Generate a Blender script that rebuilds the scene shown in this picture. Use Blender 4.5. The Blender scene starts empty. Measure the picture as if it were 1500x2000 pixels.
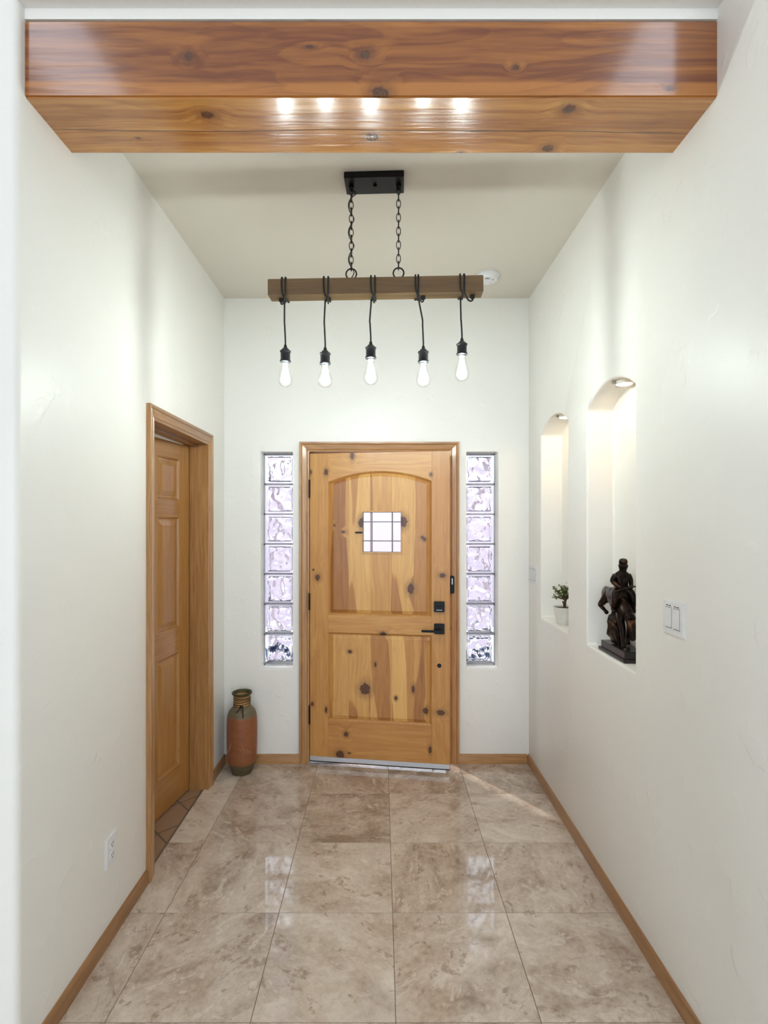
import bpy, bmesh, math, random
from mathutils import Vector, Matrix, noise as mnoise
random.seed(7)
PI = math.pi
S = bpy.context.scene
COL = S.collection

# ------------------------------------------------------------------ camera
FPX, CX, CY, HCAM = 1012.0, 744.0, 1020.0, 1.575      # focal length and vanishing point in px of a 1500x2000 frame
cam_d = bpy.data.cameras.new('camera'); cam = bpy.data.objects.new('camera', cam_d); COL.objects.link(cam)
cam.location = (0, 0, HCAM); cam.rotation_euler = (PI/2, 0, 0)
cam_d.sensor_fit = 'VERTICAL'; cam_d.sensor_height = 36.0; cam_d.lens = FPX/2000*36.0
cam_d.shift_x = (750-CX)/2000; cam_d.shift_y = (CY-1000)/2000; cam_d.clip_start = 0.05
S.camera = cam

# ------------------------------------------------------------------ world, sun, exposure
W = bpy.data.worlds.new('sky'); S.world = W; W.use_nodes = True
bg = W.node_tree.nodes['Background']
bg.inputs['Color'].default_value = (0.80, 0.89, 1.0, 1); bg.inputs['Strength'].default_value = 3.2
sun_d = bpy.data.lights.new('sun', 'SUN'); sun = bpy.data.objects.new('sun', sun_d); COL.objects.link(sun)
sun_d.energy = 3.5; sun_d.angle = math.radians(2.5); sun_d.color = (1.0, 0.93, 0.82)
sun.rotation_euler = Vector((0.50, -0.62, -0.62)).to_track_quat('-Z', 'Y').to_euler()
sun.location = (-3, 8, 9)
def portal(x, y, z, w, h):                               # daylight portals in the two rear window openings
    d = bpy.data.lights.new('window_portal', 'AREA'); d.shape = 'RECTANGLE'; d.size = w; d.size_y = h
    o = bpy.data.objects.new('window_portal', d); COL.objects.link(o)
    o.location = (x, y, z); o.rotation_euler = (PI/2, 0, 0); d.cycles.is_portal = True
portal(-2.55, -7.05, 2.10, 4.5, 3.8); portal(2.55, -7.05, 2.10, 4.5, 3.8)
def sky_portal(x, y, z, w, h):                           # and in two ceiling skylights, added for the glare on the beam ends
    d = bpy.data.lights.new('skylight_portal', 'AREA'); d.shape = 'RECTANGLE'; d.size = w; d.size_y = h
    o = bpy.data.objects.new('skylight_portal', d); COL.objects.link(o); o.location = (x, y, z); d.cycles.is_portal = True
sky_portal(-1.88, -0.05, 4.36, 0.5, 1.0); sky_portal(1.68, -0.05, 4.36, 0.5, 1.0)
S.view_settings.view_transform = 'Standard'; S.view_settings.look = 'None'
S.view_settings.exposure = 0.26; S.view_settings.gamma = 1.0; S.view_settings.use_curve_mapping = False
cy = S.cycles
cy.max_bounces = 12; cy.diffuse_bounces = 4; cy.glossy_bounces = 4; cy.transmission_bounces = 10; cy.transparent_max_bounces = 12
cy.sample_clamp_indirect = 6.0; cy.blur_glossy = 0.5; cy.caustics_reflective = False; cy.caustics_refractive = True
cy.use_adaptive_sampling = True; cy.adaptive_threshold = 0.05
BULB_STRENGTH = 235.0; NICHE_STRENGTH = 112.0

# ------------------------------------------------------------------ helpers
def s2l(c):
    return tuple((v/255/12.92 if v/255 <= 0.04045 else ((v/255+0.055)/1.055)**2.4) for v in c) + (1,)
class NB:
    def __init__(s, name):
        s.m = bpy.data.materials.new(name); s.m.use_nodes = True; s.t = s.m.node_tree; s.t.nodes.clear()
        s.out = s.t.nodes.new('ShaderNodeOutputMaterial')
    def n(s, typ, ins=None, **props):
        nd = s.t.nodes.new('ShaderNode'+typ)
        for k, v in props.items(): setattr(nd, k, v)
        for k, v in (ins or {}).items():
            if isinstance(v, bpy.types.NodeSocket): s.t.links.new(v, nd.inputs[k])
            else: nd.inputs[k].default_value = v
        return nd
    def math(s, op, a, b=0.0, c=0.0, clamp=False):
        nd = s.t.nodes.new('ShaderNodeMath'); nd.operation = op; nd.use_clamp = clamp
        for i, v in enumerate((a, b, c)):
            if isinstance(v, bpy.types.NodeSocket): s.t.links.new(v, nd.inputs[i])
            else: nd.inputs[i].default_value = v
        return nd.outputs[0]
    def vm(s, op, a, b=(0, 0, 0), out=0):
        nd = s.t.nodes.new('ShaderNodeVectorMath'); nd.operation = op
        for i, v in enumerate((a, b)):
            if isinstance(v, bpy.types.NodeSocket): s.t.links.new(v, nd.inputs[i])
            else: nd.inputs[i].default_value = v
        return nd.outputs[out]
    def ramp(s, fac, stops):
        nd = s.t.nodes.new('ShaderNodeValToRGB'); s.t.links.new(fac, nd.inputs[0]); e = nd.color_ramp.elements
        while len(e) < len(stops): e.new(0.5)
        for el, (p, c) in zip(e, stops): el.position = p; el.color = c
        return nd.outputs[0]
    def mix(s, f, a, b, blend='MIX'):
        nd = s.t.nodes.new('ShaderNodeMix'); nd.data_type = 'RGBA'; nd.blend_type = blend
        for i, v in ((0, f), (6, a), (7, b)):
            if isinstance(v, bpy.types.NodeSocket): s.t.links.new(v, nd.inputs[i])
            else: nd.inputs[i].default_value = v
        return nd.outputs[2]
    def step(s, v, lo, hi):                              # smooth 0..1 between lo and hi (lo may exceed hi)
        nd = s.t.nodes.new('ShaderNodeMapRange'); nd.interpolation_type = 'SMOOTHSTEP'
        s.t.links.new(v, nd.inputs[0]); a, b = (0.0, 1.0)
        if lo > hi: lo, hi, a, b = hi, lo, 1.0, 0.0
        nd.inputs[1].default_value = lo; nd.inputs[2].default_value = hi; nd.inputs[3].default_value = a; nd.inputs[4].default_value = b
        return nd.outputs[0]
    def bump(s, h, strength, dist=0.01):
        return s.n('Bump', {'Height': h, 'Strength': strength, 'Distance': dist}).outputs[0]
    def surf(s, **ins):
        p = s.n('BsdfPrincipled', {k.replace('_', ' '): v for k, v in ins.items()})
        s.t.links.new(p.outputs[0], s.out.inputs[0]); return s.m
def plain(name, rgb, rough=0.5, metal=0.0, **kw):
    b = NB(name); co = b.n('TexCoord').outputs['Object']
    nz = b.n('TexNoise', {'Vector': co, 'Scale': 60.0, 'Detail': 3.0}).outputs[0]
    c = s2l(rgb); col = b.mix(nz, tuple(x*0.92 for x in c[:3])+(1,), tuple(min(1, x*1.08) for x in c[:3])+(1,))
    return b.surf(Base_Color=col, Roughness=rough, Metallic=metal, **kw)

def wood(name, dark, mid, light, axis, rough=0.3, knots=(), plane='xz', fine=70.0, streak=5.0, tint=False, coat=0.0, contrast=1.0,
         bands=None, cracks=None, bumpk=0.15, rand=False, heart=0.0):
    """pine / fir: long grain along axis, knots listed as (u, v, ru, rv) in the plane given"""
    b = NB(name); co = b.n('TexCoord').outputs['Object']
    info = b.n('ObjectInfo')
    src = co
    if rand:
        off = b.n('CombineXYZ', {0: b.math('MULTIPLY', info.outputs['Random'], 13.0), 1: b.math('MULTIPLY', info.outputs['Random'], 7.0), 2: b.math('MULTIPLY', info.outputs['Random'], 29.0)}).outputs[0]
        src = b.vm('ADD', co, off)
    dmin = None
    if knots:
        ax = {'x': 0, 'y': 1, 'z': 2}; iu, iv = ax[plane[0]], ax[plane[1]]
        for (u, v, ru, rv) in knots:
            p = [0, 0, 0]; p[iu] = u; p[iv] = v; k = [0, 0, 0]; k[iu] = 1/ru; k[iv] = 1/rv
            d = b.vm('LENGTH', b.vm('MULTIPLY', b.vm('SUBTRACT', co, tuple(p)), tuple(k)), out=1)
            dmin = d if dmin is None else b.math('MINIMUM', dmin, d)
        wob = b.n('TexNoise', {'Vector': co, 'Scale': 90.0, 'Detail': 2.0}).outputs[0]
        dmin = b.math('ADD', dmin, b.math('MULTIPLY', b.math('SUBTRACT', wob, 0.5), 0.9))
        bend = b.math('MULTIPLY', b.step(dmin, 5.0, 0.3), 0.016)
        src = b.vm('ADD', src, b.n('CombineXYZ', {0: bend, 1: bend, 2: bend}).outputs[0])
    sc = [1, 1, 1]; sc[{'x': 0, 'y': 1, 'z': 2}[axis]] = 0.055
    st = b.vm('MULTIPLY', src, tuple(sc))
    warp = b.n('TexNoise', {'Vector': b.vm('MULTIPLY', src, tuple(0.35 if q < 1 else 0.8 for q in sc)), 'Scale': 5.0, 'Detail': 2.0}).outputs['Color']
    st2 = b.vm('ADD', st, b.vm('MULTIPLY', b.vm('SUBTRACT', warp, (0.5, 0.5, 0.5)), (0.05, 0.05, 0.05)))
    broad = b.n('TexNoise', {'Vector': st2, 'Scale': streak, 'Detail': 3.0, 'Roughness': 0.55}).outputs[0]
    lines = b.n('TexNoise', {'Vector': st2, 'Scale': fine, 'Detail': 3.0, 'Roughness': 0.6}).outputs[0]
    rings = b.n('TexNoise', {'Vector': st2, 'Scale': streak*2.2, 'Detail': 1.0}).outputs[0]
    saw = b.math('FRACT', b.math('MULTIPLY', rings, 14.0))
    saw = b.math('MULTIPLY', b.step(saw, 0.45, 1.0), b.step(saw, 1.0, 0.93))
    f = b.math('ADD', b.math('MULTIPLY', b.math('SUBTRACT', broad, 0.5), 0.85*contrast), b.math('MULTIPLY', b.math('SUBTRACT', lines, 0.5), 1.0*contrast))
    f = b.math('SUBTRACT', b.math('ADD', f, 0.55), b.math('MULTIPLY', saw, 0.13*contrast))
    if tint: f = b.math('ADD', f, b.math('SUBTRACT', info.outputs['Alpha'], 0.5))
    if heart:                                             # wavy heartwood / sapwood border inside a board
        hw = b.n('TexNoise', {'Vector': b.vm('MULTIPLY', src, tuple(0.11 if q < 1 else 1.0 for q in sc)), 'Scale': 9.0, 'Detail': 0.0}).outputs[0]
        f = b.math('ADD', f, b.math('MULTIPLY', b.math('SUBTRACT', b.step(hw, 0.47, 0.50), 0.5), heart))
    if bands:
        sp = b.n('SeparateXYZ', {0: st2}); 
        for (ax_, lo, hi, amt) in bands:
            sock = b.n('SeparateXYZ', {0: co}).outputs[{'x': 0, 'y': 1, 'z': 2}[ax_]]
            sock = b.math('ADD', sock, b.math('MULTIPLY', b.math('SUBTRACT', broad, 0.5), 0.02))
            f = b.math('ADD', f, b.math('MULTIPLY', b.step(sock, lo, hi), amt))
    col = b.ramp(f, [(0.05, s2l(dark)), (0.5, s2l(mid)), (0.95, s2l(light))])
    if dmin is not None:
        halo = b.math('MULTIPLY', b.step(dmin, 2.6, 0.9), 0.55)
        col = b.mix(halo, col, s2l(tuple(c*0.72 for c in mid)))
        core = b.step(dmin, 1.08, 0.88)
        ringk = b.math('ADD', b.math('MULTIPLY', b.math('SINE', b.math('MULTIPLY', dmin, 16.0)), 0.3), 0.5)
        col = b.mix(core, col, b.mix(ringk, s2l((56, 28, 12)), s2l((106, 58, 26))))
    if cracks:
        sep = b.n('SeparateXYZ', {0: co})
        for (x0, x1, y0, amp, w) in cracks:              # on the underside: y = y0 + slow wander
            wn = b.n('TexNoise', {'Vector': b.n('CombineXYZ', {0: sep.outputs[0], 1: y0*31}).outputs[0], 'Scale': 2.2, 'Detail': 4.0}).outputs[0]
            d = b.math('ABSOLUTE', b.math('SUBTRACT', b.math('SUBTRACT', sep.outputs[1], y0), b.math('MULTIPLY', b.math('SUBTRACT', wn, 0.5), amp)))
            mk = b.math('MULTIPLY', b.step(d, w, w*0.4), b.math('MULTIPLY', b.step(sep.outputs[0], x0, x0+0.15), b.step(sep.outputs[0], x1, x1-0.15)))
            mk = b.math('MULTIPLY', mk, b.step(sep.outputs[2], -0.1, -0.105))
            col = b.mix(mk, col, s2l((40, 20, 10)))
    nrm = b.bump(b.n('TexNoise', {'Vector': b.vm('MULTIPLY', co, tuple(sc)), 'Scale': fine, 'Detail': 2.0}).outputs[0], bumpk, 0.004)
    return b.surf(Base_Color=col, Roughness=rough, Normal=nrm, Coat_Weight=coat, Coat_Roughness=0.12, Specular_IOR_Level=0.5)

def paint(name, rgb, rough=0.40, bumpk=0.75):
    b = NB(name); co = b.n('TexCoord').outputs['Object']
    big = b.n('TexNoise', {'Vector': co, 'Scale': 2.2, 'Detail': 1.0}).outputs[0]
    tro = b.n('TexNoise', {'Vector': co, 'Scale': 10.0, 'Detail': 2.0, 'Roughness': 0.62}).outputs[0]
    ridge = b.n('MapRange', {0: tro, 1: 0.615, 2: 0.66}).outputs[0]
    h = b.math('ADD', b.math('MULTIPLY', tro, 0.55), b.math('MULTIPLY', ridge, 0.16))
    c = s2l(rgb)
    col = b.mix(big, tuple(x*0.97 for x in c[:3])+(1,), tuple(min(1, x*1.02) for x in c[:3])+(1,))
    return b.surf(Base_Color=col, Roughness=rough, Normal=b.bump(h, bumpk, 0.006), Specular_IOR_Level=0.45)

def marble(name):
    b = NB(name); co = b.n('TexCoord').outputs['Object']; info = b.n('ObjectInfo')
    r = info.outputs['Random']
    off = b.n('CombineXYZ', {0: b.math('MULTIPLY', r, 37.0), 1: b.math('MULTIPLY', r, 19.0), 2: b.math('MULTIPLY', r, 53.0)}).outputs[0]
    rot = b.n('VectorRotate', {'Vector': co, 'Angle': b.math('MULTIPLY', r, 40.0)}, rotation_type='Z_AXIS').outputs[0]
    p = b.vm('ADD', rot, off)
    n1 = b.n('TexNoise', {'Vector': b.vm('MULTIPLY', p, (1.0, 1.5, 1.0)), 'Scale': 4.2, 'Detail': 7.0, 'Roughness': 0.66, 'Distortion': 0.5}).outputs[0]
    n2 = b.n('TexNoise', {'Vector': p, 'Scale': 48.0, 'Detail': 4.0, 'Roughness': 0.62}).outputs[0]
    n3 = b.n('TexNoise', {'Vector': b.vm('MULTIPLY', p, (1.0, 2.0, 1.0)), 'Scale': 7.0, 'Detail': 4.0, 'Roughness': 0.6, 'Distortion': 1.0}).outputs[0]
    f = b.math('ADD', b.math('MULTIPLY', n1, 0.8), b.math('MULTIPLY', n2, 0.28))
    f = b.math('ADD', f, b.math('MULTIPLY', b.math('SUBTRACT', info.outputs['Alpha'], 0.5), 0.5))
    col = b.ramp(f, [(0.32, s2l((150, 130, 114))), (0.46, s2l((186, 167, 151))), (0.58, s2l((207, 191, 176))), (0.74, s2l((228, 216, 203)))])
    patch = b.math('MULTIPLY', b.step(n3, 0.585, 0.625), b.step(n2, 0.30, 0.55))
    col = b.mix(b.math('MULTIPLY', patch, 0.62), col, s2l((222, 210, 196)))
    dk = b.math('MULTIPLY', b.step(n3, 0.415, 0.37), b.step(n2, 0.62, 0.42))
    col = b.mix(b.math('MULTIPLY', dk, 0.50), col, s2l((138, 112, 92)))
    vein = b.step(b.math('ABSOLUTE', b.math('SUBTRACT', n1, 0.5)), 0.006, 0.0)
    col = b.mix(b.math('MULTIPLY', vein, 0.42), col, s2l((226, 214, 200)))
    big = b.n('TexNoise', {'Vector': co, 'Scale': 7.0, 'Detail': 2.0}).outputs[0]
    return b.surf(Base_Color=col, Roughness=0.055, Normal=b.bump(big, 0.05, 0.004), Specular_IOR_Level=0.55)

def emit(name, rgb, strength):
    b = NB(name); e = b.n('Emission', {'Color': rgb+(1,), 'Strength': strength}); b.t.links.new(e.outputs[0], b.out.inputs[0]); return b.m
def thin_glass(name, tint=(1, 1, 1, 1), rough=0.02):
    b = NB(name); fr = b.n('LayerWeight', {'Blend': 0.5}).outputs['Facing']
    fr = b.math('ADD', b.math('MULTIPLY', b.math('POWER', fr, 4.0), 0.75), 0.03)
    t = b.n('BsdfTransparent', {'Color': tint}); g = b.n('BsdfGlossy', {'Roughness': rough})
    m = b.n('MixShader', {0: fr, 1: t.outputs[0], 2: g.outputs[0]}); b.t.links.new(m.outputs[0], b.out.inputs[0]); return b.m

# ---- mesh building
def finish(name, me, mat, parent=None, smooth=None):
    if smooth is not None:
        for p in me.polygons: p.use_smooth = True
        me.set_sharp_from_angle(angle=math.radians(smooth))
    if mat is not None and not me.materials: me.materials.append(mat)
    o = bpy.data.objects.new(name, me); COL.objects.link(o)
    if parent: o.parent = parent
    return o
def from_bm(name, bm, mat, parent=None, smooth=None, bevel=0.0, seg=2):
    if bevel:
        bmesh.ops.recalc_face_normals(bm, faces=bm.faces); bm.normal_update()
        bmesh.ops.bevel(bm, geom=[e for e in bm.edges if len(e.link_faces) == 2 and e.calc_face_angle(0) > 0.6], offset=bevel, segments=seg, affect='EDGES', clamp_overlap=True)
    bmesh.ops.recalc_face_normals(bm, faces=bm.faces)
    me = bpy.data.meshes.new(name); bm.to_mesh(me); bm.free()
    return finish(name, me, mat, parent, smooth)
def add_box(bm, x0, x1, y0, y1, z0, z1):
    v = [bm.verts.new((x, y, z)) for x in (x0, x1) for y in (y0, y1) for z in (z0, z1)]
    for f in ((0, 1, 3, 2), (4, 6, 7, 5), (0, 4, 5, 1), (2, 3, 7, 6), (0, 2, 6, 4), (1, 5, 7, 3)): bm.faces.new([v[i] for i in f])
def box(name, mat, parent, x0, x1, y0, y1, z0, z1, bevel=0.0, seg=2, smooth=None):
    bm = bmesh.new(); add_box(bm, x0, x1, y0, y1, z0, z1)
    return from_bm(name, bm, mat, parent, smooth if smooth is not None else (35 if bevel else None), bevel, seg)
def add_lathe(bm, prof, segs=32, c=(0, 0, 0), axis='z', cap=True):
    rings = []
    for (r, h) in prof:
        ring = []
        for i in range(segs):
            a = 2*PI*i/segs; p = (r*math.cos(a), r*math.sin(a), h)
            if axis == 'y': p = (p[0], p[2], p[1])
            if axis == 'x': p = (p[2], p[0], p[1])
            ring.append(bm.verts.new((p[0]+c[0], p[1]+c[1], p[2]+c[2])))
        rings.append(ring)
    for a, b_ in zip(rings, rings[1:]):
        for i in range(segs):
            j = (i+1) % segs; bm.faces.new((a[i], a[j], b_[j], b_[i]))
    if cap: bm.faces.new(rings[0][::-1]); bm.faces.new(rings[-1])
def lathe(name, mat, parent, prof, segs=32, c=(0, 0, 0), axis='z', cap=True, smooth=40):
    bm = bmesh.new(); add_lathe(bm, prof, segs, c, axis, cap); return from_bm(name, bm, mat, parent, smooth)
def catmull(pts, n=6):
    P = [Vector(p) for p in pts]; out = []
    for i in range(len(P)-1):
        p0 = P[max(i-1, 0)]; p1 = P[i]; p2 = P[i+1]; p3 = P[min(i+2, len(P)-1)]
        for k in range(n):
            t = k/n
            out.append(0.5*((2*p1)+(-p0+p2)*t+(2*p0-5*p1+4*p2-p3)*t*t+(-p0+3*p1-3*p2+p3)*t**3))
    out.append(P[-1]); return out
def add_tube(bm, pts, r, segs=8, closed=False):
    pts = [Vector(p) for p in pts]; n = len(pts); rings = []; prev = None
    for i, p in enumerate(pts):
        a = pts[(i-1) % n] if (closed or i > 0) else p; c = pts[(i+1) % n] if (closed or i < n-1) else p
        t = (c-a).normalized()
        if prev is None:
            up = Vector((0, 0, 1)) if abs(t.z) < 0.9 else Vector((1, 0, 0)); nrm = t.cross(up).normalized()
        else:
            nrm = (prev - t*prev.dot(t)).normalized()
        prev = nrm; bi = t.cross(nrm); rr = r[i] if isinstance(r, (list, tuple)) else r
        rings.append([bm.verts.new(p+nrm*rr*math.cos(2*PI*k/segs)+bi*rr*math.sin(2*PI*k/segs)) for k in range(segs)])
    pr = list(zip(rings, rings[1:]))
    if closed: pr.append((rings[-1], rings[0]))
    for a, b_ in pr:
        for k in range(segs):
            j = (k+1) % segs; bm.faces.new((a[k], a[j], b_[j], b_[k]))
    if not closed: bm.faces.new(rings[0][::-1]); bm.faces.new(rings[-1])
def tube(name, mat, parent, pts, r, segs=8, closed=False):
    bm = bmesh.new(); add_tube(bm, pts, r, segs, closed); return from_bm(name, bm, mat, parent, 50)
def add_prism(bm, poly, fn):                              # poly in 2D, fn(u, v, k) -> point, k = 0 near, 1 far
    a = [bm.verts.new(fn(u, v, 0)) for u, v in poly]; b_ = [bm.verts.new(fn(u, v, 1)) for u, v in poly]
    bm.faces.new(a); bm.faces.new(b_[::-1])
    for i in range(len(poly)):
        j = (i+1) % len(poly); bm.faces.new((a[i], b_[i], b_[j], a[j]))
def prism(name, mat, parent, poly, fn, bevel=0.0, seg=2, smooth=None):
    bm = bmesh.new(); add_prism(bm, poly, fn); return from_bm(name, bm, mat, parent, smooth if smooth is not None else (35 if bevel else None), bevel, seg)
def empty(name, loc=(0, 0, 0), rz=0.0):
    o = bpy.data.objects.new(name, None); COL.objects.link(o); o.location = loc; o.rotation_euler = (0, 0, rz); o.empty_display_size = 0.05; return o
def tag(o, label, cat, group=None, kind=None):
    o['label'] = label; o['category'] = cat
    if group: o['group'] = group
    if kind: o['kind'] = kind
    return o
def struct(o, label, cat): return tag(o, label, cat, kind='structure')
def place(name, me, parent, loc=(0, 0, 0), rz=0.0):       # another object on shared mesh data
    o = bpy.data.objects.new(name, me); COL.objects.link(o); o.parent = parent; o.location = loc; o.rotation_euler = (0, 0, rz); return o
def carve(name, base_bm, cutters, mat, bevel=0.0, seg=3):
    """box with holes: exact booleans, then rounded plaster edges; returns one mesh object"""
    me = bpy.data.meshes.new(name); bmesh.ops.recalc_face_normals(base_bm, faces=base_bm.faces); base_bm.to_mesh(me); base_bm.free()
    o = bpy.data.objects.new(name, me); COL.objects.link(o); tmp = []
    for bm in cutters:
        bmesh.ops.recalc_face_normals(bm, faces=bm.faces)
        m2 = bpy.data.meshes.new('cutter'); bm.to_mesh(m2); bm.free()
        c = bpy.data.objects.new('cutter', m2); COL.objects.link(c); tmp.append(c)
        md = o.modifiers.new('b', 'BOOLEAN'); md.object = c; md.operation = 'DIFFERENCE'; md.solver = 'EXACT'
    if bevel:
        md = o.modifiers.new('v', 'BEVEL'); md.width = bevel; md.segments = seg; md.limit_method = 'ANGLE'; md.angle_limit = math.radians(50); md.use_clamp_overlap = True
    dg = bpy.context.evaluated_depsgraph_get(); new = bpy.data.meshes.new_from_object(o.evaluated_get(dg))
    o.modifiers.clear(); o.data = new; bpy.data.meshes.remove(me)
    for c in tmp:
        m2 = c.data; bpy.data.objects.remove(c); bpy.data.meshes.remove(m2)
    for p in new.polygons: p.use_smooth = True
    new.set_sharp_from_angle(angle=math.radians(40))
    new.materials.clear(); new.materials.append(mat)
    return o
def bmbox(*a):
    bm = bmesh.new(); add_box(bm, *a); return bm

# ------------------------------------------------------------------ dimensions of the hall
XL, XR, YB, YF = -1.025, 0.968, 3.39, 1.46               # left / right wall faces, back wall face, front of the opening
ZC = 3.04
# ------------------------------------------------------------------ materials of the setting
M_wall = paint('white_plaster', (240, 238, 233))
M_ceil = paint('beige_ceiling_paint', (216, 208, 197), 0.7, 0.18)
M_marble = marble('polished_marble')
M_grout = plain('grout', (122, 104, 88), 0.9)
M_slab = plain('beige_floor', (222, 216, 206), 0.6)
M_terra = plain('terracotta', (160, 130, 106), 0.55)
M_tgrout = plain('dark_grout', (92, 72, 58), 0.9)
M_trim = wood('fir_trim', (124, 82, 48), (170, 124, 76), (204, 160, 106), 'z', 0.32, coat=0.25, rand=True, contrast=0.8)
M_trimx = wood('fir_trim_horizontal', (124, 82, 48), (170, 124, 76), (204, 160, 106), 'x', 0.32, coat=0.25, rand=True, contrast=0.8)
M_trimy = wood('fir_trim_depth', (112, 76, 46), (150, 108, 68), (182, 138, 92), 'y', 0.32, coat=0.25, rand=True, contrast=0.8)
M_black = plain('matte_black_metal', (24, 24, 26), 0.42, 0.6)
M_white_pl = plain('white_plastic', (228, 228, 230), 0.3)
M_shadowgap = plain('dark_recess', (30, 26, 24), 0.8)
M_alu = plain('brushed_aluminium', (205, 208, 214), 0.35, 0.7)

# ------------------------------------------------------------------ floor: slab + single marble tiles
floor = box('floor', M_grout, None, -5.0, 5.0, -7.1, 3.60, -0.12, -0.0015)
struct(floor, 'polished beige marble tile floor of the entry hall', 'floor')
T = 0.4585; GAP = 0.0022
SX = [XL-0.02, -0.870, -0.4115, 0.047, 0.5055, XR+0.004]
SY = [3.47, 3.007] + [3.007-T*k for k in range(1, 6)]
tones = {(0, 0): 0.72, (0, 1): 0.74, (1, 0): 0.40, (2, 0): 0.38, (3, 0): 0.33, (4, 0): 0.36, (1, 1): 0.40, (2, 1): 0.30, (3, 1): 0.52, (4, 1): 0.56,
         (0, 2): 0.46, (1, 2): 0.48, (2, 2): 0.58, (3, 2): 0.46, (4, 2): 0.50, (0, 3): 0.42, (1, 3): 0.45, (2, 3): 0.56, (3, 3): 0.52, (4, 3): 0.47}
tile_mesh = {}
for j in range(len(SY)-1):
    for i in range(5):
        x0, x1, y1, y0 = SX[i], SX[i+1], SY[j], SY[j+1]
        w, h = round(x1-x0-GAP, 4), round(y1-y0-GAP, 4)
        if (w, h) not in tile_mesh:
            bm = bmesh.new(); add_box(bm, -w/2, w/2, -h/2, h/2, -0.010, 0.0)
            bmesh.ops.bevel(bm, geom=[e for e in bm.edges if all(abs(v.co.z) < 1e-6 for v in e.verts)], offset=0.0008, segments=1, affect='EDGES')
            bmesh.ops.recalc_face_normals(bm, faces=bm.faces)
            me = bpy.data.meshes.new('marble_tile'); bm.to_mesh(me); bm.free(); me.materials.append(M_marble); tile_mesh[(w, h)] = me
        o = place('marble_tile', tile_mesh[(w, h)], floor, ((x0+x1)/2, (y0+y1)/2, 0.0))
        t = tones.get((i, j), 0.5); o.color = (1, 1, 1, t)
box('floor_border', M_slab, floor, -5.0, 5.0, -7.1, SY[-1], -0.001, 0.0)
box('floor_border', M_slab, floor, -5.0, SX[0], SY[-1], YF, -0.001, 0.0)

# side room floor: terracotta laid on the diagonal
fside = box('floor_side_room', M_tgrout, None, -2.7, SX[0]-0.002, 2.0, 3.6, -0.10, -0.004)
struct(fside, 'brown terracotta tile floor laid diagonally behind the side door', 'floor')
def clip(poly, n, d):                                     # keep n.p <= d
    out = []
    for i in range(len(poly)):
        a, b_ = poly[i], poly[(i+1) % len(poly)]; fa = a[0]*n[0]+a[1]*n[1]-d; fb = b_[0]*n[0]+b_[1]*n[1]-d
        if fa <= 0: out.append(a)
        if fa*fb < 0:
            t = fa/(fa-fb); out.append((a[0]+(b_[0]-a[0])*t, a[1]+(b_[1]-a[1])*t))
    return out
ts, g = 0.205, 0.010
for i in range(-9, 10):
    for j in range(-9, 10):
        a0, b0 = i*ts, j*ts; pts = []
        for (a, c) in ((g/2, g/2), (ts-g/2, g/2), (ts-g/2, ts-g/2), (g/2, ts-g/2)):
            u, v = a0+a, b0+c; pts.append((-1.13+(u-v)*0.7071, 2.62+(u+v)*0.7071))
        pts = clip(pts, (1, 0), SX[0]-0.012); pts = clip(pts, (-1, 0), 1.75) if pts else pts
        pts = clip(pts, (0, 1), 3.25) if pts else pts; pts = clip(pts, (0, -1), -2.15) if pts else pts
        if len(pts) < 3: continue
        area = abs(sum(pts[k][0]*pts[(k+1) % len(pts)][1]-pts[(k+1) % len(pts)][0]*pts[k][1] for k in range(len(pts))))/2
        if area < 0.002: continue
        prism('terracotta_tile', M_terra, fside, pts, lambda u, v, k: (u, v, -0.0005-0.012*k))

# ------------------------------------------------------------------ walls
def arch_poly(y0, y1, z0, zs, rise, n=20):
    c = (y0+y1)/2; hw = (y1-y0)/2; R = (hw*hw+rise*rise)/(2*rise); zc = zs+rise-R
    a = math.asin(hw/R); pts = [(y0, z0), (y1, z0)]
    for k in range(n+1):
        t = a-2*a*k/n; pts.append((c+R*math.sin(t), zc+R*math.cos(t)))
    return pts
NICHES = [(2.684, 3.14), (1.975, 2.437)]; NZ, NS, NR, NX = 1.0, 2.10, 0.078, 1.097
cut = []
for (y0, y1) in NICHES:
    bm = bmesh.new(); add_prism(bm, arch_poly(y0, y1, NZ, NS, NR), lambda u, v, k: (0.90 if k == 0 else NX, u, v)); cut.append(bm)
wr = carve('wall_right', bmbox(XR, 1.30, 1.27, 3.60, -0.02, 4.30), cut, M_wall, 0.010, 3)
struct(wr, 'white plaster wall with two arched niches', 'wall')
D2Y0, D2Y1, D2Z = 2.325, 3.050, 2.032
wl = carve('wall_left', bmbox(XL-0.14, XL, YF, 3.60, -0.02, 3.20), [bmbox(-1.5, -0.9, D2Y0-0.02, D2Y1+0.02, -0.05, D2Z+0.02)], M_wall, 0.020, 4)
struct(wl, 'white plaster wall with the narrow wooden side door', 'wall')
D1X0, D1X1, D1Z = -0.468, 0.446, 2.035
SL = [(-0.787, -0.577), (0.560, 0.767)]; SLZ0, SLZ1 = 0.617, 2.037
cut = [bmbox(D1X0-0.02, D1X1+0.02, 3.2, 3.8, -0.05, D1Z+0.02)] + [bmbox(a, b_, 3.2, 3.8, SLZ0, SLZ1) for a, b_ in SL]
wb = carve('wall_back', bmbox(XL-0.3, XR+0.3, YB, 3.60, -0.02, 3.30), cut, M_wall, 0.014, 3)
struct(wb, 'white end wall around the front door', 'wall')
struct(box('ceiling', M_ceil, None, XL-0.1, XR+0.1, 1.70, 3.60, ZC, ZC+0.14), 'flat beige painted ceiling over the entry hall', 'ceiling')
bm = bmesh.new(); add_box(bm, -5.0, XR+0.05, YF-0.001, 1.85, 3.022, 4.30)
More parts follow.
